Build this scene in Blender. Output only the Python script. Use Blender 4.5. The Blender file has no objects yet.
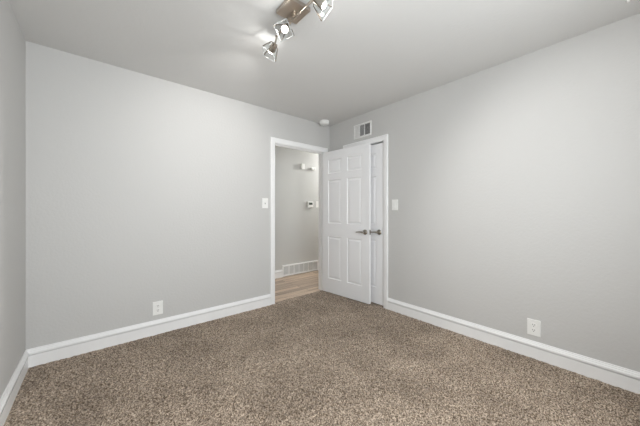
import bpy, bmesh, math, random
import numpy as np
from mathutils import Vector, Matrix

random.seed(7)
C = bpy.context.scene.collection
SC = bpy.context.scene

# ------------------------------------------------------------------ camera
# room axes: X runs along the doorway wall, Y towards it, Z up.  The camera stands in the near left corner.
CAM_YAW = 40.23
cam = bpy.data.cameras.new('camera')
cam.sensor_width = 36.0
cam.lens = 36.0 * 263.83 / 640.0
cam.shift_y = -0.00275
cam.clip_start = 0.02
camo = bpy.data.objects.new('camera', cam)
camo.location = (0.0, 0.0, 1.1656)
camo.rotation_euler = (math.radians(90), 0, math.radians(-CAM_YAW))
C.objects.link(camo)
SC.camera = camo

# ------------------------------------------------------------------ light and exposure
SKY = 13.3
SPOT_W = 25.0
SPILL_W = 0.9
HALL_W = 62.0
SC.view_settings.view_transform = 'Standard'
SC.view_settings.look = 'None'
SC.view_settings.gamma = 1.0
SC.view_settings.exposure = 0.0
SC.view_settings.use_curve_mapping = False
SC.cycles.max_bounces = 14
SC.cycles.diffuse_bounces = 8
SC.cycles.transparent_max_bounces = 16
SC.cycles.caustics_reflective = False
SC.cycles.caustics_refractive = False
SC.cycles.sample_clamp_indirect = 4.0

world = bpy.data.worlds.new('overcast_sky')
SC.world = world
world.use_nodes = True
bg = world.node_tree.nodes['Background']
bg.inputs['Color'].default_value = (0.96, 0.98, 1.0, 1)
bg.inputs['Strength'].default_value = SKY

# room numbers
XL, XR, YN, YB, H = -0.4065, 2.6647, -0.55, 2.9274, 2.44
WT = 0.12
YH = 4.025                       # far wall of the hallway
DX0, DX1, DZ = 1.727, 2.551, 2.030      # doorway clear opening
KY0, KY1, KZ = 1.954, 2.566, 2.022      # closet clear opening
WX0, WX1, WZ0, WZ1 = -0.15, 1.70, 0.80, 2.15   # added window, unseen behind the camera, for fill light

# fill daylight through the added window: a portal that guides the sky's own light through the opening
pl = bpy.data.lights.new('fill_window_portal', 'AREA')
pl.shape = 'RECTANGLE'; pl.size = WX1 - WX0; pl.size_y = WZ1 - WZ0
pl.cycles.is_portal = True
plo = bpy.data.objects.new('fill_window_portal', pl)
plo.location = ((WX0 + WX1) / 2, YN - WT - 0.01, (WZ0 + WZ1) / 2)
plo.rotation_euler = (math.radians(90), 0, 0)
C.objects.link(plo)
# hallway ceiling lamp
hl = bpy.data.lights.new('hallway_lamp', 'POINT'); hl.energy = HALL_W; hl.color = (1.0, 1.0, 0.975); hl.shadow_soft_size = 0.03
hlo = bpy.data.objects.new('hallway_lamp', hl); hlo.location = (4.25, 3.62, 2.2); C.objects.link(hlo)
hl2 = bpy.data.lights.new('hallway_added_fill', 'POINT'); hl2.energy = 4.0; hl2.color = (1.0, 0.99, 0.97); hl2.shadow_soft_size = 0.09  # weak fill added at the left end, no known lamp there
hlo2 = bpy.data.objects.new('hallway_added_fill', hl2); hlo2.location = (1.35, 3.4, 2.2); C.objects.link(hlo2)


# ------------------------------------------------------------------ materials
def mat(name, col, rough=0.5, metal=0.0, spec=0.5):
    m = bpy.data.materials.new(name); m.use_nodes = True
    b = m.node_tree.nodes['Principled BSDF']
    b.inputs['Base Color'].default_value = (*col, 1)
    b.inputs['Roughness'].default_value = rough
    b.inputs['Metallic'].default_value = metal
    b.inputs['Specular IOR Level'].default_value = spec
    return m


def nodes(m):
    return m.node_tree.nodes, m.node_tree.links, m.node_tree.nodes['Principled BSDF']


def add_bump(m, scale, strength, dist, detail=3, stretch=None):
    n, l, b = nodes(m)
    tc = n.new('ShaderNodeTexCoord'); mp = n.new('ShaderNodeMapping')
    if stretch: mp.inputs['Scale'].default_value = stretch
    nz = n.new('ShaderNodeTexNoise'); nz.inputs['Scale'].default_value = scale; nz.inputs['Detail'].default_value = detail
    bp = n.new('ShaderNodeBump'); bp.inputs['Strength'].default_value = strength; bp.inputs['Distance'].default_value = dist
    l.new(tc.outputs['Object'], mp.inputs['Vector']); l.new(mp.outputs['Vector'], nz.inputs['Vector'])
    l.new(nz.outputs['Fac'], bp.inputs['Height']); l.new(bp.outputs['Normal'], b.inputs['Normal'])
    return tc, mp


def noise_colour(m, c0, c1, scale, lo=0.35, hi=0.65, detail=2):
    n, l, b = nodes(m)
    tc = n.new('ShaderNodeTexCoord'); nz = n.new('ShaderNodeTexNoise')
    nz.inputs['Scale'].default_value = scale; nz.inputs['Detail'].default_value = detail
    cr = n.new('ShaderNodeValToRGB')
    cr.color_ramp.elements[0].position = lo; cr.color_ramp.elements[0].color = (*c0, 1)
    cr.color_ramp.elements[1].position = hi; cr.color_ramp.elements[1].color = (*c1, 1)
    l.new(tc.outputs['Object'], nz.inputs['Vector']); l.new(nz.outputs['Fac'], cr.inputs['Fac'])
    l.new(cr.outputs['Color'], b.inputs['Base Color'])


M = {}
M['wall'] = mat('wall_paint', (0.56, 0.555, 0.545), 0.62, spec=0.3); add_bump(M['wall'], 55, 0.35, 0.004)
M['hallwall'] = mat('hall_wall_paint', (0.552, 0.552, 0.538), 0.62, spec=0.3); add_bump(M['hallwall'], 55, 0.3, 0.004)
M['ceil'] = mat('ceiling_paint', (0.66, 0.657, 0.648), 0.75, spec=0.2); add_bump(M['ceil'], 45, 0.3, 0.004)
M['trim'] = mat('trim_paint', (0.86, 0.86, 0.86), 0.35)
noise_colour(M['trim'], (0.85, 0.85, 0.85), (0.87, 0.87, 0.87), 6)
M['door'] = mat('door_paint', (0.84, 0.84, 0.85), 0.38)
add_bump(M['door'], 60, 0.08, 0.002, stretch=(1, 1, 0.08))
M['plate'] = mat('white_plastic', (0.84, 0.84, 0.82), 0.3); noise_colour(M['plate'], (0.83, 0.83, 0.81), (0.86, 0.86, 0.84), 20)
M['greyplastic'] = mat('mid_grey_plastic', (0.36, 0.36, 0.36), 0.5)  # plain mid grey for the toggle slot and the box disc
M['slot'] = mat('slot_dark', (0.03, 0.03, 0.03), 0.6)
M['ventwhite'] = mat('vent_enamel', (0.78, 0.78, 0.77), 0.4); noise_colour(M['ventwhite'], (0.76, 0.76, 0.75), (0.80, 0.80, 0.79), 12)
M['greylouver'] = mat('return_louver_enamel', (0.62, 0.62, 0.61), 0.5); noise_colour(M['greylouver'], (0.60, 0.60, 0.59), (0.64, 0.64, 0.63), 12)
M['duct'] = mat('duct_shade', (0.10, 0.10, 0.10), 0.8)  # shade of the duct interior put into the colour
M['lcd'] = mat('thermostat_screen', (0.07, 0.08, 0.07), 0.25)
M['nickel'] = mat('brushed_nickel', (0.52, 0.46, 0.40), 0.34, 1.0); add_bump(M['nickel'], 220, 0.15, 0.001, stretch=(1, 0.05, 1))
M['lever'] = mat('satin_nickel', (0.32, 0.29, 0.25), 0.28, 1.0); noise_colour(M['lever'], (0.29, 0.265, 0.225), (0.34, 0.315, 0.275), 40)
M['wire'] = mat('dark_wire', (0.17, 0.14, 0.11), 0.4, 1.0)
M['strip'] = mat('transition_strip', (0.22, 0.17, 0.12), 0.5)

# bulb lens
mb = bpy.data.materials.new('lit_bulb_lens'); mb.use_nodes = True
b = mb.node_tree.nodes['Principled BSDF']
b.inputs['Base Color'].default_value = (0.9, 0.9, 0.9, 1)
b.inputs['Emission Color'].default_value = (1.0, 0.96, 0.88, 1); b.inputs['Emission Strength'].default_value = 18.0
M['bulb'] = mb

# thin clear glass (thin panes: mostly transmits, mirrors a little at grazing angles)
mg = bpy.data.materials.new('clear_glass'); mg.use_nodes = True
n, l = mg.node_tree.nodes, mg.node_tree.links
n.remove(n['Principled BSDF']); out = n['Material Output']
tr = n.new('ShaderNodeBsdfTransparent'); tr.inputs['Color'].default_value = (0.95, 0.96, 0.96, 1)
gl = n.new('ShaderNodeBsdfGlossy'); gl.inputs['Roughness'].default_value = 0.05
lw = n.new('ShaderNodeLayerWeight'); lw.inputs['Blend'].default_value = 0.35
fr = n.new('ShaderNodeMath'); fr.operation = 'MULTIPLY_ADD'; fr.inputs[1].default_value = 0.25; fr.inputs[2].default_value = 0.03
l.new(lw.outputs['Facing'], fr.inputs[0])
mx = n.new('ShaderNodeMixShader')
l.new(fr.outputs[0], mx.inputs['Fac']); l.new(tr.outputs[0], mx.inputs[1]); l.new(gl.outputs[0], mx.inputs[2]); l.new(mx.outputs[0], out.inputs['Surface'])
M['glass'] = mg
M['glassrim'] = mat('polished_glass_edge', (0.9, 0.93, 0.93), 0.1); M['glassrim'].node_tree.nodes['Principled BSDF'].inputs['Transmission Weight'].default_value = 0.5

# carpet: mottled taupe yarn
m = mat('taupe_carpet', (0.3, 0.24, 0.19), 0.95, spec=0.1)
n, l, b = nodes(m)
b.inputs['Sheen Weight'].default_value = 0.15
tc = n.new('ShaderNodeTexCoord')
n1 = n.new('ShaderNodeTexNoise'); n1.inputs['Scale'].default_value = 118; n1.inputs['Detail'].default_value = 4; n1.inputs['Roughness'].default_value = 0.75
r1 = n.new('ShaderNodeValToRGB')
e = r1.color_ramp.elements
e[0].position = 0.40; e[0].color = (0.075, 0.048, 0.029, 1)
e[1].position = 0.61; e[1].color = (0.69, 0.57, 0.46, 1)
x = r1.color_ramp.elements.new(0.50); x.color = (0.305, 0.238, 0.178, 1)
n2 = n.new('ShaderNodeTexNoise'); n2.inputs['Scale'].default_value = 2.6; n2.inputs['Detail'].default_value = 4; n2.inputs['Distortion'].default_value = 0.5
r2 = n.new('ShaderNodeValToRGB')
r2.color_ramp.elements[0].position = 0.32; r2.color_ramp.elements[0].color = (0.74, 0.73, 0.72, 1)
r2.color_ramp.elements[1].position = 0.60; r2.color_ramp.elements[1].color = (1.0, 1.0, 1.0, 1)
mm = n.new('ShaderNodeMix'); mm.data_type = 'RGBA'; mm.blend_type = 'MULTIPLY'; mm.inputs[0].default_value = 1.0
l.new(tc.outputs['Object'], n1.inputs['Vector']); l.new(tc.outputs['Object'], n2.inputs['Vector'])
l.new(n1.outputs['Fac'], r1.inputs['Fac']); l.new(n2.outputs['Fac'], r2.inputs['Fac'])
l.new(r1.outputs['Color'], mm.inputs[6]); l.new(r2.outputs['Color'], mm.inputs[7]); l.new(mm.outputs[2], b.inputs['Base Color'])
M['carpet'] = m

# hallway planks
m = mat('wood_plank', (0.5, 0.38, 0.28), 0.4)
n, l, b = nodes(m)
tc = n.new('ShaderNodeTexCoord')
bk = n.new('ShaderNodeTexBrick'); bk.offset = 0.37; bk.inputs['Scale'].default_value = 1.0
bk.inputs['Brick Width'].default_value = 1.2; bk.inputs['Row Height'].default_value = 0.11; bk.inputs['Mortar Size'].default_value = 0.003
bk.inputs['Color1'].default_value = (0.60, 0.47, 0.36, 1); bk.inputs['Color2'].default_value = (0.33, 0.255, 0.20, 1); bk.inputs['Mortar'].default_value = (0.16, 0.11, 0.08, 1)
mp = n.new('ShaderNodeMapping'); mp.inputs['Scale'].default_value = (2.2, 26, 1)
ng = n.new('ShaderNodeTexNoise'); ng.inputs['Scale'].default_value = 1.0; ng.inputs['Detail'].default_value = 5
rg = n.new('ShaderNodeValToRGB'); rg.color_ramp.elements[0].position = 0.3; rg.color_ramp.elements[0].color = (0.72, 0.70, 0.68, 1); rg.color_ramp.elements[1].position = 0.7; rg.color_ramp.elements[1].color = (1.25, 1.25, 1.25, 1)
mm = n.new('ShaderNodeMix'); mm.data_type = 'RGBA'; mm.blend_type = 'MULTIPLY'; mm.inputs[0].default_value = 1.0
l.new(tc.outputs['Object'], bk.inputs['Vector']); l.new(tc.outputs['Object'], mp.inputs['Vector']); l.new(mp.outputs[0], ng.inputs['Vector'])
l.new(ng.outputs['Fac'], rg.inputs['Fac']); l.new(bk.outputs['Color'], mm.inputs[6]); l.new(rg.outputs['Color'], mm.inputs[7]); l.new(mm.outputs[2], b.inputs['Base Color'])
M['plank'] = m


# ------------------------------------------------------------------ mesh helpers
class MB:
    """collects solid pieces, then builds ONE mesh object"""
    def __init__(s): s.v, s.f, s.smooth = [], [], []

    def add(s, vs, fs, smooth=False):
        o = len(s.v); s.v += [tuple(v) for v in vs]; s.f += [tuple(i + o for i in f) for f in fs]; s.smooth += [smooth] * len(fs)
        return s

    def box(s, x0, x1, y0, y1, z0, z1, mx=None):
        vs = [Vector(p) for p in ((x0, y0, z0), (x1, y0, z0), (x1, y1, z0), (x0, y1, z0), (x0, y0, z1), (x1, y0, z1), (x1, y1, z1), (x0, y1, z1))]
        if mx: vs = [mx @ v for v in vs]
        return s.add(vs, [(0, 3, 2, 1), (4, 5, 6, 7), (0, 1, 5, 4), (1, 2, 6, 5), (2, 3, 7, 6), (3, 0, 4, 7)])

    def cbox(s, x0, x1, y0, y1, z0, z1, c, mx=None):
        """box with chamfered edges"""
        bm = bmesh.new(); bmesh.ops.create_cube(bm, size=1)
        for v in bm.verts:
            v.co = Vector((x0 + (v.co.x + .5) * (x1 - x0), y0 + (v.co.y + .5) * (y1 - y0), z0 + (v.co.z + .5) * (z1 - z0)))
        bmesh.ops.bevel(bm, geom=bm.edges[:], offset=c, segments=2, affect='EDGES', profile=0.6)
        bm.verts.index_update()
        vs = [mx @ v.co if mx else v.co.copy() for v in bm.verts]
        fs = [[v.index for v in f.verts] for f in bm.faces]; bm.free()
        return s.add(vs, fs)

    def lathe(s, prof, mx=None, seg=28):
        """prof: (radius, height) pairs turned about local z; closed at both ends"""
        vs, fs = [], []
        for r, z in prof:
            for k in range(seg):
                a = 2 * math.pi * k / seg; vs.append(Vector((r * math.cos(a), r * math.sin(a), z)))
        for i in range(len(prof) - 1):
            for k in range(seg):
                fs.append((i * seg + k, i * seg + (k + 1) % seg, (i + 1) * seg + (k + 1) % seg, (i + 1) * seg + k))
        fs.append(tuple(reversed(range(seg)))); fs.append(tuple((len(prof) - 1) * seg + k for k in range(seg)))
        if mx: vs = [mx @ v for v in vs]
        return s.add(vs, fs, True)

    def tube(s, pts, r, seg=10):
        """round tube along a polyline; r may be a list"""
        pts = [Vector(p) for p in pts]; rs = r if isinstance(r, (list, tuple)) else [r] * len(pts)
        vs, fs = [], []; up = None
        for i, p in enumerate(pts):
            t = (pts[min(i + 1, len(pts) - 1)] - pts[max(i - 1, 0)]).normalized()
            if up is None: up = Vector((0, 0, 1)) if abs(t.z) < .9 else Vector((1, 0, 0))
            a = t.cross(up).normalized(); c = a.cross(t); up = c
            for k in range(seg):
                w = 2 * math.pi * k / seg; vs.append(p + (a * math.cos(w) + c * math.sin(w)) * rs[i])
        for i in range(len(pts) - 1):
            for k in range(seg):
                fs.append((i * seg + k, i * seg + (k + 1) % seg, (i + 1) * seg + (k + 1) % seg, (i + 1) * seg + k))
        fs.append(tuple(reversed(range(seg)))); fs.append(tuple((len(pts) - 1) * seg + k for k in range(seg)))
        return s.add(vs, fs, True)

    def sweep(s, prof, rings):
        """closed profile placed through a list of functions (a, b) -> point, capped"""
        n = len(prof); vs, fs = [], []
        for fn in rings: vs += [Vector(fn(a, b)) for a, b in prof]
        for i in range(len(rings) - 1):
            for k in range(n): fs.append((i * n + k, i * n + (k + 1) % n, (i + 1) * n + (k + 1) % n, (i + 1) * n + k))
        fs.append(tuple(reversed(range(n)))); fs.append(tuple((len(rings) - 1) * n + k for k in range(n)))
        return s.add(vs, fs)

    def build(s, name, m, parent=None, origin=(0, 0, 0)):
        me = bpy.data.meshes.new(name); og = Vector(origin)
        me.from_pydata([tuple(Vector(v) - og) for v in s.v], [], s.f)
        bm = bmesh.new(); bm.from_mesh(me); bmesh.ops.recalc_face_normals(bm, faces=bm.faces[:]); bm.to_mesh(me); bm.free()
        me.polygons.foreach_set('use_smooth', s.smooth)
        if any(s.smooth):
            me.set_sharp_from_angle(angle=math.radians(38))
        me.materials.append(m)
        o = bpy.data.objects.new(name, me); C.objects.link(o); o.location = og
        if parent: o.parent = parent
        return o


def tag(o, label, cat, group=None, kind=None):
    o['label'] = label; o['category'] = cat
    if group: o['group'] = group
    if kind: o['kind'] = kind
    return o


def empty(name, loc, rz=0.0):
    o = bpy.data.objects.new(name, None); o.location = loc; o.rotation_euler = (0, 0, rz); o.empty_display_size = .1
    C.objects.link(o); return o


# ------------------------------------------------------------------ room shell
HX0, HX1 = 0.6, 4.7
w = MB()
w.box(XL - WT, DX0 - .015, YB, YB + WT, -.1, H + .1)
w.box(DX1 + .015, HX1 + WT, YB, YB + WT, -.1, H + .1)
w.box(DX0 - .015, DX1 + .015, YB, YB + WT, DZ + .015, H + .1)
tag(w.build('wall_back', M['wall']), 'grey painted wall with the open doorway to the hallway', 'wall', kind='structure')
w = MB(); w.box(XL - WT, XL, YN - WT, YB, -.1, H + .1)
tag(w.build('wall_left', M['wall']), 'narrow strip of grey wall at the left edge of the room', 'wall', kind='structure')
w = MB()
w.box(XR, XR + WT, YN - WT, KY0 - .015, -.1, H + .1)
w.box(XR, XR + WT, KY1 + .015, YB, -.1, H + .1)
w.box(XR, XR + WT, KY0 - .015, KY1 + .015, KZ + .015, H + .1)
tag(w.build('wall_right', M['wall']), 'grey painted wall with the closet door and the high air vent', 'wall', kind='structure')
w = MB()
w.box(XL, WX0, YN - WT, YN, -.1, H + .1); w.box(WX1, XR, YN - WT, YN, -.1, H + .1)
w.box(WX0, WX1, YN - WT, YN, -.1, WZ0); w.box(WX0, WX1, YN - WT, YN, WZ1, H + .1)
tag(w.build('wall_near', M['wall']), 'grey wall with an added fill window behind the camera', 'wall', kind='structure')
w = MB(); w.box(XL - WT, XR + WT, YN - WT, YB + .02, H, H + .1)
tag(w.build('ceiling', M['ceil']), 'pale grey painted bedroom ceiling with the spotlight fixture', 'ceiling', kind='structure')
# closet behind its door
w = MB()
w.box(XR + WT, XR + .7, 1.6, 1.66, -.1, H); w.box(XR + WT, XR + .7, 2.83, 2.89, -.1, H); w.box(XR + .7, XR + .76, 1.6, 2.89, -.1, H)
w.box(XR + WT, XR + .76, 1.6, 2.89, H, H + .1); w.box(XR, XR + .76, 1.6, 2.89, -.16, -.1)
tag(w.build('wall_closet', M['wall']), 'closet walls behind the closed closet door', 'wall', kind='structure')
# hallway shell
w = MB(); w.box(HX0 - WT, HX1 + WT, YH, YH + WT, -.1, H + .1)
tag(w.build('wall_hall', M['hallwall']), 'grey hallway wall seen through the open doorway', 'wall', kind='structure')
w = MB(); w.box(HX0 - WT, HX0, YB + WT, YH, -.1, H + .1); w.build('wall_hall_left', M['hallwall'])['kind'] = 'structure'
w = MB(); w.box(HX1, HX1 + WT, YB + WT, YH, -.1, H + .1); w.build('wall_hall_right', M['hallwall'])['kind'] = 'structure'
w = MB(); w.box(HX0 - WT, HX1 + WT, YB + .02, YH + WT, H, H + .1); w.build('ceiling_hall', M['ceil'])['kind'] = 'structure'
w = MB(); w.box(HX0 - WT, HX1 + WT, YB + .03, YH + WT, -.1, -.008)
tag(w.build('floor_hall', M['plank'], origin=(0, YB + .03, 0)), 'tan wood plank floor of the hallway beyond the doorway', 'floor', kind='structure')


def tag_structs():
    for nm, lb in (('wall_hall_left', 'end wall of the hallway left of the doorway'), ('wall_hall_right', 'end wall of the hallway right of the doorway'), ('ceiling_hall', 'hallway ceiling beyond the doorway')):
        tag(bpy.data.objects[nm], lb, nm.split('_')[0], kind='structure')


tag_structs()


# carpet: a deep looped pile as a height field, tufts of a few millimetres
def carpet():
    rng = np.random.default_rng(3)
    st = 0.0065
    xs = np.arange(XL - .03, XR + .03 + st, st); ys = np.arange(YN - .03, YB + .037, st)
    nx, ny = len(xs), len(ys)

    def blur(a, k):
        for ax in (0, 1):
            acc = np.zeros_like(a)
            for d in range(-k, k + 1): acc += np.roll(a, d, ax)
            a = acc / (2 * k + 1)
        return a
    a = rng.standard_normal((ny, nx)); b_ = blur(rng.standard_normal((ny, nx)), 1); c = blur(blur(rng.standard_normal((ny, nx)), 3), 3)
    z = a * .0024 + b_ / b_.std() * .0036 + c / c.std() * .0008
    gx, gy = np.meshgrid(xs, ys)
    edge = np.minimum(np.minimum(gx - XL, XR - gx), YB - gy)
    z = np.clip(z, -.011, .009) * np.clip(.35 + (edge - .02) * 12, .35, 1) - .004
    gx = gx + rng.uniform(-.0018, .0018, gx.shape); gy = gy + rng.uniform(-.0018, .0018, gy.shape)
    co = np.stack([gx, gy, z], -1).reshape(-1, 3).astype(np.float32)
    i = (np.arange(ny - 1)[:, None] * nx + np.arange(nx - 1)[None, :]).reshape(-1)
    f = np.stack([i, i + 1, i + nx + 1, i + nx], -1).astype(np.int32)
    me = bpy.data.meshes.new('floor')
    me.vertices.add(len(co)); me.vertices.foreach_set('co', co.reshape(-1))
    me.loops.add(f.size); me.loops.foreach_set('vertex_index', f.reshape(-1))
    me.polygons.add(len(f)); me.polygons.foreach_set('loop_start', np.arange(0, f.size, 4, dtype=np.int32))
    me.polygons.foreach_set('use_smooth', np.ones(len(f), dtype=bool))
    me.update(calc_edges=True); me.validate()
    me.materials.append(M['carpet'])
    o = bpy.data.objects.new('floor', me); C.objects.link(o)
    tag(o, 'taupe brown cut pile carpet covering the bedroom floor', 'carpet', kind='structure')


carpet()
s = MB(); s.box(XL - WT, XR + WT, YN - WT, YB + .03, -.1, -.03)
tag(s.build('floor_slab', M['strip']), 'subfloor under the bedroom carpet', 'floor', kind='structure')

# unseen window added behind the camera to let in soft fill daylight
wn = empty('fill_window', ((WX0 + WX1) / 2, YN - WT / 2, WZ0)); tag(wn, 'added unseen white framed window behind the camera for fill daylight', 'window', kind='structure')
f = MB(); y0, y1 = -.04, .03; hw = (WX1 - WX0) / 2; hh = WZ1 - WZ0
f.box(-hw, -hw + .05, y0, y1, 0, hh); f.box(hw - .05, hw, y0, y1, 0, hh); f.box(-hw, hw, y0, y1, 0, .05); f.box(-hw, hw, y0, y1, hh - .05, hh); f.box(-.025, .025, y0, y1, 0, hh)
f.build('fill_window_frame', M['trim'], wn)
f = MB(); f.box(-hw + .04, hw - .04, -.008, -.004, .04, hh - .04); f.build('fill_window_pane', M['glass'], wn)

# baseboards: flat board with a groove under an ogee cap
BP = [(0, -.012), (.018, -.012), (.018, .083), (.002, .066), (.001, .072), (.018, .0915), (.018, .104), (.013, .110), (.012, .116), (.008, .121), (.006, .130), (0, .130)]


def wallrun(nx, ny, tx, ty, ox, oy):
    """ring maker: profile a = distance off the wall, b = height; runs along (tx,ty)"""
    def ring(t, mitre=0.0):
        return lambda a, b: (ox + tx * (t + mitre * a) + nx * a, oy + ty * (t + mitre * a) + ny * a, b)
    return ring


CAS = 0.063
r = wallrun(0, -1, 1, 0, 0, YB)
mbb = MB(); mbb.sweep(BP, [r(XL, 1), r(DX0 - .005 - CAS)]); mbb.sweep(BP, [r(DX1 + .005 + CAS), r(XR, -1)])
tag(mbb.build('baseboard_back', M['trim']), 'white baseboard along the doorway wall', 'baseboard', kind='structure')
r = wallrun(1, 0, 0, 1, XL, 0)
mbb = MB(); mbb.sweep(BP, [r(YN, 0), r(YB, -1)])
tag(mbb.build('baseboard_left', M['trim']), 'white baseboard along the wall at the left edge', 'baseboard', kind='structure')
r = wallrun(-1, 0, 0, 1, XR, 0)
mbb = MB(); mbb.sweep(BP, [r(YN, 0), r(KY0 - .005 - CAS)]); mbb.sweep(BP, [r(KY1 + .005 + CAS), r(YB, -1)])
tag(mbb.build('baseboard_right', M['trim']), 'white baseboard along the wall right of the closet door', 'baseboard', kind='structure')
r = wallrun(0, -1, 1, 0, 0, YH)
GX0, GX1 = 2.520, 3.350
mbb = MB(); mbb.sweep(BP, [r(HX0), r(GX0)]); mbb.sweep(BP, [r(GX1), r(HX1)])
tag(mbb.build('baseboard_hall', M['trim']), 'white baseboard of the hallway beside the low return grille', 'baseboard', kind='structure')

# casings: mitred moulded frame around an opening
CP = [(0, 0), (0, .009), (.006, .013), (.018, .0155), (.045, .0175), (.057, .0175), (CAS, .012), (CAS, 0)]   # (outwards, off the wall)


def casing(P, u0, u1, z1):
    """P(u, off, z) -> world; frame left, top, right with mitres"""
    b_ = MB()
    rings = [lambda a, b, u=u0, z=0: P(u - .005 - a, b, -.012), lambda a, b: P(u0 - .005 - a, b, z1 + .005 + a),
             lambda a, b: P(u1 + .005 + a, b, z1 + .005 + a), lambda a, b: P(u1 + .005 + a, b, -.012)]
    b_.sweep(CP, rings)
    return b_


t1 = empty('trim_1', ((DX0 + DX1) / 2, YB, 0)); tag(t1, 'white casing and jamb around the open doorway', 'door frame', kind='structure')
og = Vector((-(DX0 + DX1) / 2, -YB, 0))


def child(b_, name, m, parent, og):
    b_.v = [tuple(Vector(v) + og) for v in b_.v]
    return b_.build(name, m, parent)


child(casing(lambda u, off, z: (u, YB - off, z), DX0, DX1, DZ), 'casing', M['trim'], t1, og)
j = MB()
j.box(DX0 - .015, DX0, YB - .001, YB + WT + .001, -.012, DZ + .015); j.box(DX1, DX1 + .015, YB - .001, YB + WT + .001, -.012, DZ + .015); j.box(DX0, DX1, YB - .001, YB + WT + .001, DZ, DZ + .015)
child(j, 'jamb', M['trim'], t1, og)
j = MB()
j.box(DX0, DX0 + .011, YB + .04, YB + .075, -.01, DZ); j.box(DX1 - .011, DX1, YB + .04, YB + .075, -.01, DZ); j.box(DX0 + .011, DX1 - .011, YB + .04, YB + .075, DZ - .011, DZ)
child(j, 'door_stop', M['trim'], t1, og)
child(casing(lambda u, off, z: (u, YB + WT + off, z), DX0, DX1, DZ), 'casing', M['trim'], t1, og)
j = MB()
for hz in (.22, 1.02, 1.82): j.box(DX1 - .0015, DX1, YB + .002, YB + .036, hz - .045, hz + .045)
child(j, 'hinge_leaves', M['trim'], t1, og)

t2 = empty('trim_2', (XR, (KY0 + KY1) / 2, 0)); tag(t2, 'white casing and jamb around the closed closet door', 'door frame', kind='structure')
og2 = Vector((-XR, -(KY0 + KY1) / 2, 0))
child(casing(lambda u, off, z: (XR - off, u, z), KY0, KY1, KZ), 'casing', M['trim'], t2, og2)
j = MB()
j.box(XR - .001, XR + WT, KY0 - .015, KY0, -.012, KZ + .015); j.box(XR - .001, XR + WT, KY1, KY1 + .015, -.012, KZ + .015); j.box(XR - .001, XR + WT, KY0, KY1, KZ, KZ + .015)
j.box(XR + .045, XR + .075, KY0, KY0 + .011, -.01, KZ); j.box(XR + .045, XR + .075, KY1 - .011, KY1, -.01, KZ)
child(j, 'jamb', M['trim'], t2, og2)


# ------------------------------------------------------------------ six panel doors
def door_slab(W, T, z0, z1, stile, mull):
    """local: x 0..W from the hinge, y 0..T, moulded raised panels on both faces"""
    b_ = MB(); pw = (W - 2 * stile - mull) / 2
    cols = [(stile, stile + pw), (stile + pw + mull, W - stile)]
    rows = [(.213, .808), (.995, 1.605), (1.70, 1.893)]
    xs = [0, cols[0][0], cols[0][1], cols[1][0], cols[1][1], W]
    zs = [z0] + [v for r_ in rows for v in r_] + [z1]
    for face in (0, 1):
        Y = (lambda d: d) if face == 0 else (lambda d: T - d)
        for i in range(5):
            for k in range(7):
                if i in (1, 3) and k in (1, 3, 5):
                    x0, x1, a, c = xs[i], xs[i + 1], zs[k], zs[k + 1]
                    loops = [(0, 0), (.007, .008), (.016, .0085), (.034, .003), (.036, .002)]
                    vs = []
                    for ins, d in loops:
                        vs += [(x0 + ins, Y(d), a + ins), (x1 - ins, Y(d), a + ins), (x1 - ins, Y(d), c - ins), (x0 + ins, Y(d), c - ins)]
                    fs = []
                    for q in range(len(loops) - 1):
                        for e_ in range(4): fs.append((q * 4 + e_, q * 4 + (e_ + 1) % 4, q * 4 + 4 + (e_ + 1) % 4, q * 4 + 4 + e_))
                    fs.append(tuple(len(vs) - 4 + e_ for e_ in range(4)))
                    b_.add(vs, fs)
                else:
                    b_.add([(xs[i], Y(0), zs[k]), (xs[i + 1], Y(0), zs[k]), (xs[i + 1], Y(0), zs[k + 1]), (xs[i], Y(0), zs[k + 1])], [(0, 1, 2, 3)])
    for i in range(5):
        for z in (z0, z1): b_.add([(xs[i], 0, z), (xs[i + 1], 0, z), (xs[i + 1], T, z), (xs[i], T, z)], [(0, 1, 2, 3)])
    for k in range(7):
        for x in (0, W): b_.add([(x, 0, zs[k]), (x, T, zs[k]), (x, T, zs[k + 1]), (x, 0, zs[k + 1])], [(0, 1, 2, 3)])
    bm = bmesh.new(); vv = [bm.verts.new(v) for v in b_.v]
    for f_ in b_.f: bm.faces.new([vv[i] for i in f_])
    bmesh.ops.remove_doubles(bm, verts=bm.verts[:], dist=1e-5); bm.verts.index_update()
    o = MB(); o.v = [tuple(v.co) for v in bm.verts]; o.f = [tuple(v.index for v in f_.verts) for f_ in bm.faces]; o.smooth = [False] * len(o.f); bm.free()
    return o


def lever_set(parent, x, z, y, sgn, length=.112):
    """lever handle on the face at local y, pointing back to the hinge; sgn = outward direction along y"""
    h = MB()
    pts = [(x, y + sgn * .020, z), (x, y + sgn * .043, z), (x - .008, y + sgn * .052, z), (x - .03, y + sgn * .053, z + .002), (x - .06, y + sgn * .052, z + .001), (x - .09, y + sgn * .050, z - .002), (x - length, y + sgn * .046, z - .004)]
    h.tube(pts, [.011, .011, .0115, .0095, .008, .0075, .006], 12)
    lv = h.build('lever_handle', M['lever'], parent); lv['label'] = 'satin nickel lever handle'
    q = MB(); mx = Matrix.Translation((x, y, z)) @ Matrix.Rotation(math.radians(-90 * sgn), 4, 'X')
    q.lathe([(.0, 0), (.032, 0), (.033, .004), (.030, .010), (.022, .014), (.013, .018), (.012, .026), (0, .026)], mx)
    q.build('rosette', M['lever'], lv)


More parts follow.
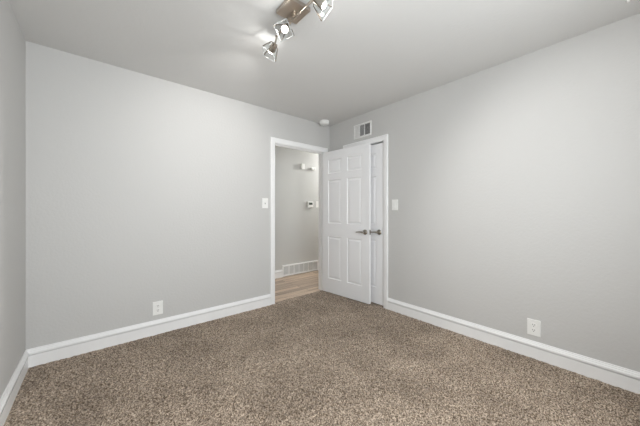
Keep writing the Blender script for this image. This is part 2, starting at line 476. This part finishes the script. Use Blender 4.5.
# bedroom door, open almost against the closet wall.  local x leads from the hinge to the free edge
W1, T1 = 0.81, 0.035
d1 = empty('door_1', (2.548, 2.914, 0), math.radians(-90 + 4.7))
tag(d1, 'white six panel door standing open beside the doorway, lever handle in view', 'door', kind='structure')
sl = door_slab(W1, T1, .012, 2.014, .112, .105)
sl.v = [(x, y - T1, z) for x, y, z in sl.v]
sl.build('door_slab', M['door'], d1)
lever_set(d1, W1 - .06, .903, -T1, -1); lever_set(d1, W1 - .06, .903, 0, 1, .10)
q = MB(); q.box(W1 - .001, W1 + .0012, -T1 + .005, -.005, .873, .933); q.box(W1, W1 + .010, -T1 + .010, -.011, .891, .915)
q.build('latch', M['lever'], d1)['label'] = 'satin nickel latch plate in the door edge'
q = MB()
for hz in (.22, 1.02, 1.82):
    q.lathe([(0, 0), (.006, 0), (.006, .09), (0, .09)], Matrix.Translation((-.002, .004, hz - .045)), 12)
q.build('hinge_knuckles', M['trim'], d1)

# closet door, shut in its frame, hinged at the far side
W2 = KY1 - KY0 - .006
d2 = empty('door_2', (XR + .004, KY1 - .003, 0), math.radians(-90))
tag(d2, 'white six panel closet door, closed, mostly hidden behind the open bedroom door', 'door', kind='structure')
sl = door_slab(W2, .035, .012, 2.004, .108, .075)
sl.build('door_slab', M['door'], d2)
lever_set(d2, W2 - .062, .906, 0, -1, .095)

# ------------------------------------------------------------------ ceiling spotlight fixture
BX, BZ = 0.955, 2.385
tl = empty('track_light', (BX - .012, 1.375, H)); tag(tl, 'brushed nickel ceiling fixture with three square glass spotlights', 'ceiling light')
TO = Vector((BX - .012, 1.375, H))
cn = MB(); cn.cbox(-.078, .078, -.078, .078, -.024, 0, .003); cn.build('canopy', M['nickel'], tl)
br = MB()
br.tube([(.012, -.262, -.058), (.012, -.2, -.052), (.012, -.1, -.05), (.012, 0, -.05), (.012, .1, -.05), (.012, .16, -.052), (.012, .222, -.058)], .0075, 12)
br.lathe([(0, 0), (.016, 0), (.016, .03), (0, .03)], Matrix.Translation((.006, -.0, -.053)), 20)
br.build('support_bar', M['nickel'], tl)


def spot_head(pivot, start, axis, roll, power=1.0, beam=98, blend=1.0):
    """socket at start looking along axis; square flared clear shade held by four corner wires"""
    pv, st = Vector(pivot) - TO, Vector(start) - TO
    ax = Vector(axis).normalized()
    rot = ax.to_track_quat('Z', 'Y').to_matrix().to_4x4() @ Matrix.Rotation(roll, 4, 'Z')
    mx = Matrix.Translation(st) @ rot
    s_ = MB()
    s_.tube([pv + Vector((0, 0, .004)), pv + Vector((0, 0, -.012)), (pv + st) / 2, st + ax * .004], [.007, .006, .005, .005], 10)
    s_.lathe([(0, 0), (.010, 0), (.0205, .006), (.0215, .010), (.0215, .030), (.0225, .032), (.0225, .060), (.0205, .062), (0, .060)], mx, 24)
    hd = s_.build('spot_head', M['nickel'], tl)
    A, B, z0, z1 = .020, .047, .004, .082
    cs = [(1, 1), (-1, 1), (-1, -1), (1, -1)]
    wr = MB()
    for sx, sy in cs:
        wr.tube([mx @ Vector((sx * A * .5, sy * A * .5, z0)), mx @ Vector((sx * A * 1.15, sy * A * 1.15, z0 + .006)), mx @ Vector((sx * B, sy * B, z1))], .0030, 8)
        wr.lathe([(0, -.004), (.003, -.0035), (.0045, 0), (.003, .0035), (0, .004)], mx @ Matrix.Translation((sx * B, sy * B, z1)), 10)
    wr.build('wire_frame', M['wire'], hd)
    g = MB(); G0, zz0, G1, zz1 = .027, .024, .047, .090
    for i in range(4):
        (ax_, ay), (bx, by) = cs[i], cs[(i + 1) % 4]
        g.add([mx @ Vector(p) for p in ((ax_ * G0, ay * G0, zz0), (bx * G0, by * G0, zz0), (bx * G1, by * G1, zz1), (ax_ * G1, ay * G1, zz1))], [(0, 1, 2, 3)])
    go = g.build('glass_shade', M['glass'], hd)
    sd = go.modifiers.new('thickness', 'SOLIDIFY'); sd.thickness = .003; sd.offset = 0
    rm = MB()
    for i in range(4):
        (ax_, ay), (bx, by) = cs[i], cs[(i + 1) % 4]
        rm.tube([mx @ Vector((ax_ * G1, ay * G1, zz1 + .001)), mx @ Vector((bx * G1, by * G1, zz1 + .001))], .0018, 8)
    rm.build('glass_rim', M['glassrim'], hd)
    bl = MB(); bl.lathe([(0, .056), (.0200, .056), (.0205, .064), (.018, .068), (.010, .071), (0, .072)], mx, 24)
    bo = bl.build('bulb', M['bulb'], hd); bo['label'] = 'lit bulb lens'
    la = bpy.data.lights.new('spot_lamp', 'SPOT'); la.energy = SPOT_W * power; la.color = (1.0, 0.98, 0.95)
    la.spot_size = math.radians(beam); la.spot_blend = blend; la.shadow_soft_size = .014
    lo = bpy.data.objects.new('spot_lamp', la); C.objects.link(lo); lo.parent = hd
    lo.matrix_local = Matrix.Translation(mx @ Vector((0, 0, .088))) @ (-ax).to_track_quat('Z', 'Y').to_matrix().to_4x4()


    sp = bpy.data.lights.new('bulb_spill', 'POINT'); sp.energy = SPILL_W; sp.color = (1.0, 0.98, 0.95); sp.shadow_soft_size = .008
    so = bpy.data.objects.new('bulb_spill', sp); C.objects.link(so); so.parent = hd; so.location = mx @ Vector((0, 0, .078))


spot_head((BX, 1.60, BZ), (BX + .010, 1.632, BZ - .036), (-.04, .91, -.38), 0.15)
spot_head((BX, 1.43, BZ), (BX - .022, 1.426, BZ - .037), (-.56, -.38, -.70), 0.2, 1.7, 112)
spot_head((BX, 1.13, BZ), (BX - .036, 1.133, BZ - .043), (.64, -.47, -.58), 0.1, 1.6, 96, 0.7)

# ------------------------------------------------------------------ smoke detector, hook
sdt = empty('smoke_detector', (2.458, 2.812, H)); tag(sdt, 'round white smoke detector on the ceiling near the far corner', 'smoke detector')
q = MB(); q.lathe([(0, 0), (.068, 0), (.068, -.010), (.064, -.012), (0, -.012)], None, 36); q.build('base_ring', M['plate'], sdt)
q = MB(); q.lathe([(0, -.012), (.062, -.012), (.064, -.016), (.063, -.040), (.055, -.049), (.03, -.053), (0, -.053)], None, 36)
for k in range(24):
    a = 2 * math.pi * k / 24
    q.box(.055, .0655, -.002, .002, -.030, -.016, Matrix.Rotation(a, 4, 'Z'))
q.build('cover', M['plate'], sdt)
hk = MB()
hk.lathe([(0, 0), (.013, 0), (.013, -.002), (.009, -.004), (.0085, -.010), (.006, -.014), (0, -.015)], None, 20)
ho = hk.build('ceiling_knob', M['plate']); ho.location = (2.441, .013, H)
tag(ho, 'tiny white knob on the ceiling at the upper right edge', 'knob')


# ------------------------------------------------------------------ wall plates (local: x right, y out of the wall, z up)
def plate_body(w_, h_, name, parent):
    q_ = MB(); q_.cbox(-w_ / 2, w_ / 2, -.001, .0065, -h_ / 2, h_ / 2, .002); q_.build(name, M['plate'], parent)


def outlet(loc, rz, label):
    o = empty('wall_outlet', loc, rz); tag(o, label, 'outlet', 'white duplex outlets low on the bedroom walls')
    plate_body(.084, .126, 'cover_plate', o)
    for sz in (1, -1):
        q_ = MB(); mx = Matrix.Translation((0, .0055, sz * .0205)) @ Matrix.Rotation(math.radians(-90), 4, 'X')
        q_.lathe([(0, 0), (.0175, 0), (.0172, .003), (0, .003)], mx, 24)
        rc = q_.build('receptacle', M['plate'], o)
        q_ = MB()
        q_.box(-.0078, -.0048, .008, .0089, sz * .0205 - .001, sz * .0205 + .008); q_.box(.0048, .0078, .008, .0089, sz * .0205 - .001, sz * .0205 + .008)
        q_.lathe([(0, 0), (.003, 0), (.003, .0009), (0, .0009)], Matrix.Translation((0, .008, sz * .0205 - .008)) @ Matrix.Rotation(math.radians(-90), 4, 'X'), 12)
        q_.build('slots', M['slot'], rc)
    q_ = MB(); q_.lathe([(0, 0), (.0035, 0), (.003, .0012), (0, .0012)], Matrix.Translation((0, .0062, 0)) @ Matrix.Rotation(math.radians(-90), 4, 'X'), 12); q_.build('screw', M['ventwhite'], o)
    return o


def switch(loc, rz, label, kind):
    o = empty('light_switch', loc, rz); tag(o, label, 'light switch', 'white light switches')
    plate_body(.080, .124, 'cover_plate', o)
    if kind == 'toggle':
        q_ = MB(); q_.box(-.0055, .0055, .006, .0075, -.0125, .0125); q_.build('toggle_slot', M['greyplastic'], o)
        q_ = MB(); q_.cbox(-.004, .004, .004, .020, -.004, .004, .0012, Matrix.Rotation(math.radians(32), 4, 'X')); q_.build('toggle', M['plate'], o)
    else:
        q_ = MB(); q_.box(-.0175, .0175, .006, .0072, -.0345, .0345); q_.build('rocker_frame', M['ventwhite'], o)
        q_ = MB(); q_.cbox(-.0155, .0155, .004, .0095, -.032, .032, .0015, Matrix.Rotation(math.radians(2.5), 4, 'X')); q_.build('rocker', M['plate'], o)
    for sz in (1, -1):
        q_ = MB()
        q_.lathe([(0, 0), (.003, 0), (.0025, .001), (0, .001)], Matrix.Translation((0, .0062, sz * (.030 if kind == 'toggle' else .048))) @ Matrix.Rotation(math.radians(-90), 4, 'X'), 10)
        q_.build('screw', M['ventwhite'], o)
    return o


PI = math.pi
outlet((.445, YB, .2415), PI, 'white duplex outlet on the doorway wall above the long left baseboard')
outlet((XR, .505, .238), PI / 2, 'white duplex outlet low on the right wall by the baseboard')
switch((1.586, YB, 1.265), PI, 'white switch on the bedroom wall left of the doorway', 'toggle')
switch((XR, 1.790, 1.240), PI / 2, 'white switch on the wall right of the closet door', 'rocker')
switch((3.335, YH, 1.302), PI, 'white switch on the hallway wall beside the thermostat', 'rocker')

# ------------------------------------------------------------------ supply register high on the right wall
va = empty('air_vent', (XR, 2.2875, 2.229), PI / 2); tag(va, 'white louvred air vent high on the wall above the closet door', 'vent')
w_, h_ = .299, .184; fw = .022
q = MB(); P_ = [(0, 0), (0, .003), (.004, .007), (.016, .009), (fw, .006), (fw, 0)]
R_ = []
for cx, cz in ((-1, -1), (1, -1), (1, 1), (-1, 1), (-1, -1)):
    R_.append(lambda a, b, cx=cx, cz=cz: (cx * (w_ / 2 - a), b, cz * (h_ / 2 - a)))
q.sweep(P_, R_); q.build('frame', M['ventwhite'], va)
q = MB(); q.box(-w_ / 2 + .01, w_ / 2 - .01, .0003, .0012, -h_ / 2 + .01, h_ / 2 - .01); q.build('duct_shade_sheet', M['duct'], va)  # dark sheet standing in for shade inside the duct
iw = w_ / 2 - fw; third = 2 * iw / 3
# local x points left in the photograph for this wall, so the section at +x is the left one
for k, ang in ((0, 62), (1, -20), (2, -48)):
    xa = iw - third * k; xb = xa - third
    q = MB(); nl = 7 if k == 0 else 5
    for i in range(nl):
        xc = xb + .006 + (third - .012) * (i + .5) / nl
        q.box(-.0065 if k == 0 else -.0045, .0065 if k == 0 else .0045, -.0006, .0006, -h_ / 2 + fw, h_ / 2 - fw, Matrix.Translation((xc, .0075, 0)) @ Matrix.Rotation(math.radians(90 - ang) if k else math.radians(-17), 4, 'Z'))
    q.build('louver_bank', M['ventwhite'], va)
for k in (1, 2):
    q = MB(); q.box(iw - third * k - .004, iw - third * k + .004, .002, .010, -h_ / 2 + fw * .8, h_ / 2 - fw * .8)
    q.build('divider', M['ventwhite'], va)

# ------------------------------------------------------------------ hallway: return grille, thermostat, small boxes
gw, gh = GX1 - GX0, .198
gr = empty('return_air_grille', ((GX0 + GX1) / 2, YH, .0), PI); tag(gr, 'long low white return air grille on the hallway wall', 'vent')
q = MB(); fw = .027
R_ = []
for cx, cz in ((-1, -1), (1, -1), (1, 1), (-1, 1), (-1, -1)):
    R_.append(lambda a, b, cx=cx, cz=cz: (cx * (gw / 2 - a), b * 1.6, gh / 2 + cz * (gh / 2 - a)))
q.sweep([(0, 0), (0, .006), (.004, .010), (.022, .011), (fw, .008), (fw, 0)], R_); q.build('frame', M['trim'], gr)
q = MB(); q.box(-gw / 2 + .01, gw / 2 - .01, .0005, .002, .01, gh - .01); q.build('duct_shade_sheet', M['duct'], gr)  # sheet coloured dark in place of the shaded return duct
cell = (gw - 2 * fw) / 7
gcol = M['ventwhite']
for k in range(7):
    q = MB(); x0 = -gw / 2 + fw + cell * k + .004; x1 = x0 + cell - .008
    for i in range(13):
        zc = fw + .004 + (gh - 2 * fw - .008) * (i + .5) / 13
        q.box(x0, x1, -.0065, .0065, -.0006, .0006, Matrix.Translation((0, .010, zc)) @ Matrix.Rotation(math.radians(-62), 4, 'X'))
    q.build('louver_bank', M['greylouver'], gr)
for k in range(1, 7):
    q = MB(); q.box(-gw / 2 + fw + cell * k - .007, -gw / 2 + fw + cell * k + .007, .004, .0165, fw, gh - fw)
    q.build('divider', M['trim'], gr)

th = empty('thermostat', (3.145, YH, 1.297), PI); tag(th, 'white thermostat with a dark screen on the hallway wall', 'thermostat')
q = MB(); q.cbox(-.066, .066, -.001, .030, -.056, .056, .005); q.build('case', M['plate'], th)
q = MB(); q.box(-.046, .042, .0295, .0312, -.008, .036); q.build('screen', M['lcd'], th)
q = MB()
for k in range(3): q.cbox(-.034 + .026 * k, -.016 + .026 * k, .029, .033, -.040, -.028, .001)
q.build('buttons', M['ventwhite'], th)

cb = empty('left_wall_box', (2.955, YH, 2.008), PI); tag(cb, 'small white box high on the hallway wall, the left of two', 'wall box', 'small boxes high on the hallway wall')  # plain box, its purpose unidentified
q = MB(); q.cbox(-.034, .034, -.001, .050, -.050, .050, .004); q.build('housing', M['plate'], cb)
q = MB()
for k in range(4): q.box(-.022, .022, .0495, .0508, -.03 + .02 * k, -.024 + .02 * k)
q.build('face_bars', M['ventwhite'], cb)
sb = empty('right_wall_box', (3.195, YH, 1.985), PI); tag(sb, 'low wide white box high on the hallway wall, the right of two', 'wall box', 'small boxes high on the hallway wall')  # second unidentified box, low and wide
q = MB(); q.cbox(-.052, .052, -.001, .060, -.020, .024, .005); q.build('housing', M['plate'], sb)
q = MB(); q.lathe([(0, 0), (.012, 0), (.012, .004), (.008, .007), (0, .008)], Matrix.Translation((-.03, .058, 0)) @ Matrix.Rotation(math.radians(-90), 4, 'X'), 16); q.build('lens', M['greyplastic'], sb)  # plain grey disc on the unidentified box
